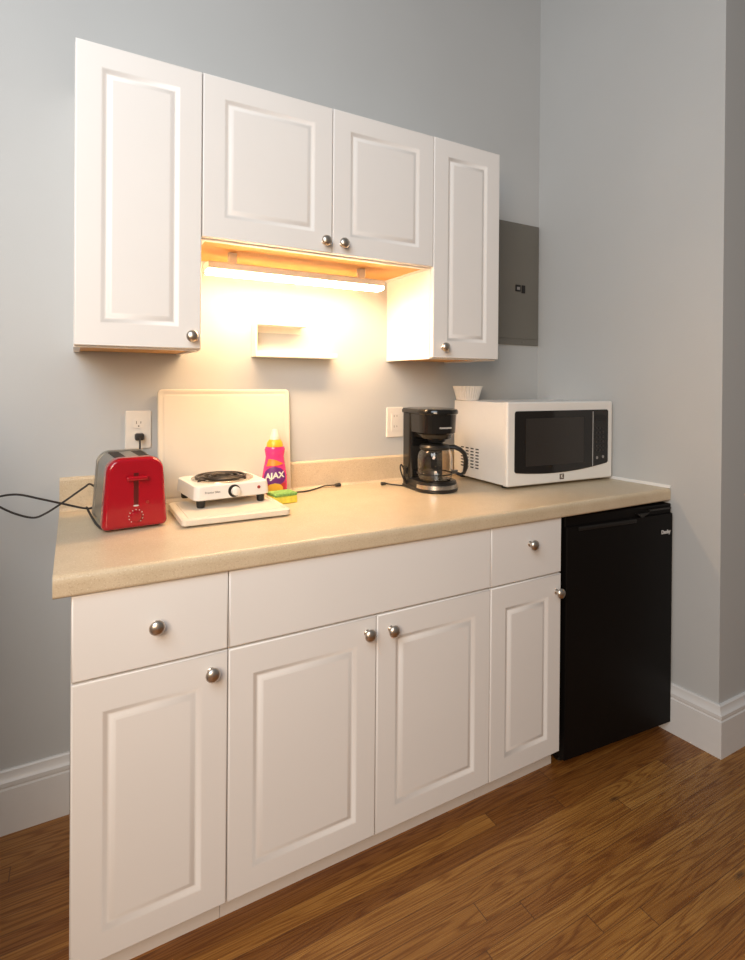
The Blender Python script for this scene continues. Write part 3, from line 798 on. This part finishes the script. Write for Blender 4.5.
# ------------------------------------------------------------------ microwave
MW, MD, MH = 0.553, 0.358, 0.312
t = thing('microwave_oven', 'white countertop microwave with dark glass door in the corner', 'microwave', (1.494, -0.387, ZC), -0.040)
b = new_bm(); box(b, 0.004, MW-0.004, 0.030, MD-0.012, 0.012, 0.012+MH-0.002, 0.005)
body = obj('oven_shell', b, M['mww'], t)
# front: door with slightly bowed lower edge; shell frame
b = new_bm(); box(b, 0.0, MW, 0.0, 0.0295, 0.010, 0.012+MH, 0.007, 3)
door = obj('oven_door', b, M['mww'], t)
Z0 = 0.012
def bowed(x0, x1, zt, zl, zm, zr, y, r=0.010, n=16):
    """dark window outline: straight top with round corners, bowed bottom"""
    pts = []
    for k_ in range(6):
        a = PI/2*k_/5; pts.append((x1-r+r*math.cos(a), y, zt-r+r*math.sin(a)))
    for k_ in range(6):
        a = PI/2+PI/2*k_/5; pts.append((x0+r+r*math.cos(a), y, zt-r+r*math.sin(a)))
    for k_ in range(6):
        a = PI+PI/2*k_/5; pts.append((x0+r+r*math.cos(a), y, zl+r+r*math.sin(a)))
    for k_ in range(1, n):
        f = k_/n; x = x0+r+(x1-x0-2*r)*f
        z = zl*(1-f)+zr*f + (zm-(zl+zr)/2)*4*f*(1-f)
        pts.append((x, y, z))
    for k_ in range(6):
        a = 3*PI/2+PI/2*k_/5; pts.append((x1-r+r*math.cos(a), y, zr+r+r*math.sin(a)))
    return pts
b = new_bm()
loft(b, [bowed(0.034, 0.524, 0.290, 0.060, 0.050, 0.072, 0.002), bowed(0.034, 0.524, 0.290, 0.060, 0.050, 0.072, -0.0025), bowed(0.036, 0.522, 0.288, 0.062, 0.052, 0.074, -0.0035, 0.009)])
gl = obj('door_glass', b, M['mwglass'], door, label='dark glass front')
b = new_bm(); box(b, 0.085, 0.385, -0.0046, -0.0036, 0.082, 0.262, 0.0004)
obj('window_screen', b, M['mwmesh'], gl, label='dark meshed viewing window')
b = new_bm(); box(b, 0.4345, 0.4365, -0.0046, -0.0030, 0.064, 0.283)
obj('panel_seam', b, M['mark'], gl, label='thin pale line beside the keypad')
b = new_bm()
for r_ in range(6):
    for c_ in range(3):
        x = 0.456+c_*0.019; z = 0.125+r_*0.018
        box(b, x-0.005, x+0.005, -0.0048, -0.0035, z-0.0035, z+0.0035, 0.0008)
obj('keypad', b, M['mwmesh'], gl, label='dim grey keypad buttons')
for nm, bx, bz in (('stop_button', 0.460, 0.096), ('start_button', 0.494, 0.098)):
    b = new_bm(); lathe(b, [(0.006, 0), (0.006, 0.0012)], seg=16, mtx=Matrix.Translation((bx, -0.0035, bz)) @ Matrix.Rotation(PI/2, 4, 'X'))
    obj(nm, b, M['greymark'], gl)
b = new_bm(); box(b, 0.450, 0.508, -0.0047, -0.0035, 0.245, 0.268, 0.0006)
obj('clock_display', b, M['slot'], gl)
b = new_bm(); box(b, 0.261, 0.283, -0.0012, 0.001, 0.022, 0.043, 0.0006)
bd = obj('badge', b, M['darkmark'], door, label='small dark square badge')
text_mesh('badge_letter', 'K', 0.020, M['plate'], bd, front_mtx(0.272, -0.0013, 0.0325), 0.0003, 0.0004)
# vents: oblong slots on the left side
b = new_bm()
for c_ in range(4):
    n_ = 7
    for r_ in range(n_):
        y = 0.175+c_*0.033; z = 0.052+r_*0.0125
        box(b, 0.0032, 0.0044, y, y+0.020, z, z+0.005, 0.0005, 1)
obj('side_vents', b, M['slot'], body, smooth=False, label='dark oblong vent slots')
for fx, fy in ((0.03, 0.05), (MW-0.03, 0.05), (0.03, MD-0.04), (MW-0.03, MD-0.04)):
    b = new_bm(); lathe(b, [(0.011, 0), (0.013, 0.0125)], (fx, fy, 0), 14); obj('foot', b, M['rubber'], t)

# coffee filters: fluted paper basket, thick stack
b = new_bm()
def flute(r, z, amp, n=32, sub=6):
    return [((r+amp*math.cos(n*2*PI*k_/(n*sub)))*math.cos(2*PI*k_/(n*sub)), (r+amp*math.cos(n*2*PI*k_/(n*sub)))*math.sin(2*PI*k_/(n*sub)), z) for k_ in range(n*sub)]
loft(b, [flute(0.044, 0.0, 0.0), flute(0.0455, 0.002, 0.0004), flute(0.0525, 0.030, 0.0014), flute(0.0600, 0.058, 0.0024), flute(0.0575, 0.058, 0.0024), flute(0.0500, 0.030, 0.0014), flute(0.043, 0.006, 0.0003)])
o = obj('coffee_filter_stack', b, M['paper'], None, loc=(1.546, -0.088, ZC+0.012+MH-0.0015))
tag(o, 'white fluted paper coffee filters stacked on top of the microwave', 'coffee filters')

# toaster cord (part of the toaster)
t = bpy.data.objects['toaster']
b = new_bm()
CORD_A = [(0.289, -0.034, 1.129), (0.2895, -0.046, 1.118), (0.2885, -0.052, 1.09), (0.284, -0.055, 1.02), (0.262, -0.062, 0.962), (0.215, -0.085, 0.965)]
CORD_B = [(0.190, -0.100, 0.974), (0.172, -0.11, 0.988), (0.151, -0.112, 1.006), (0.135, -0.112, 0.997), (0.081, -0.11, 0.958), (0.040, -0.11, 0.932), (0.011, -0.11, 0.924), (-0.031, -0.11, 0.940),
          (-0.065, -0.11, 0.962), (-0.084, -0.112, 0.978), (-0.065, -0.115, 0.991), (-0.024, -0.118, 0.993), (0.027, -0.120, 0.977), (0.081, -0.120, 0.958), (0.144, -0.118, 0.937), (0.170, -0.110, 0.944), (0.190, -0.108, 0.950)]
tube(b, CORD_A + CORD_B, 0.0030, 8, 8, TOASTER_CORD)
tube(b, [(0.142, -0.112, 0.940), (0.150, -0.140, 0.926), (0.158, -0.189, zc), (0.166, -0.260, zc), (0.180, -0.315, zc), (0.200, -0.315, zc)], 0.0030, 8, 8, TOASTER_CORD)
cord = obj('power_cord', b, M['rubber'], t, label='black cord looping off the worktop end')
b = new_bm(); box(b, 0.277, 0.303, -0.034, -0.0085, 1.118, 1.140, 0.005, 2, TOASTER_CORD)
obj('plug', b, M['rubber'], cord)

# ------------------------------------------------------------------ camera
cd = bpy.data.cameras.new('camera'); cam = bpy.data.objects.new('camera', cd); COL.objects.link(cam)
F, PX, PY = 546.2161, 380.7292, 384.7826
yaw, pitch, roll = -0.5128, -0.0041, 0.0079
fwd0 = Vector((-math.sin(yaw), math.cos(yaw), 0)); rt = Vector((math.cos(yaw), math.sin(yaw), 0)); up0 = Vector((0, 0, 1))
f2 = fwd0*math.cos(pitch)+up0*math.sin(pitch); u2 = up0*math.cos(pitch)-fwd0*math.sin(pitch)
r3 = rt*math.cos(roll)+u2*math.sin(roll); u3 = u2*math.cos(roll)-rt*math.sin(roll)
R3 = Matrix((r3, u3, -f2)).transposed()
cam.matrix_world = Matrix.Translation((0.1066, -1.9025, 1.3069)) @ R3.to_4x4()
cd.sensor_fit = 'VERTICAL'; cd.sensor_height = 36.0; cd.sensor_width = 36.0*745/960
cd.lens = F*36.0/960
cd.shift_x = -(PX-372.5)/960.0
cd.shift_y = (PY-480.0)/960.0
cd.clip_start = 0.01
SC.camera = cam

# ------------------------------------------------------------------ light
w = bpy.data.worlds.new('room_light'); SC.world = w; w.use_nodes = True
wt = w.node_tree; bg = wt.nodes['Background']; bg.inputs['Strength'].default_value = 0.17
wc = wt.nodes.new('ShaderNodeTexCoord'); wx = wt.nodes.new('ShaderNodeSeparateXYZ'); wt.links.new(wc.outputs['Generated'], wx.inputs[0])
wr = wt.nodes.new('ShaderNodeValToRGB'); wt.links.new(wx.outputs['Z'], wr.inputs['Fac'])
wr.color_ramp.elements[0].position = 0.0; wr.color_ramp.elements[0].color = (1.0, 0.82, 0.68, 1)
wr.color_ramp.elements[1].position = 0.6; wr.color_ramp.elements[1].color = (0.90, 0.96, 1.0, 1)
wt.links.new(wr.outputs['Color'], bg.inputs['Color'])
def area(name, loc, target, sx, sy, power, col):
    l = bpy.data.lights.new(name, 'AREA'); l.shape = 'RECTANGLE'; l.size = sx; l.size_y = sy; l.energy = power; l.color = col
    o = bpy.data.objects.new(name, l); COL.objects.link(o); o.location = loc
    o.rotation_euler = (Vector(target)-Vector(loc)).to_track_quat('-Z', 'Y').to_euler()
    return o
area('window_daylight', (-0.8, -2.1, 2.7), (0.9, 0, 1.4), 1.5, 1.5, 48, (0.82, 0.92, 1.0))
area('warm_room_lamp', (-0.7, -2.5, 1.7), (1.2, -0.5, 0.45), 0.9, 0.7, 34, (1.0, 0.75, 0.52))

SC.view_settings.view_transform = 'Standard'; SC.view_settings.look = 'None'
SC.view_settings.exposure = 0.0; SC.view_settings.gamma = 1.0; SC.view_settings.use_curve_mapping = False
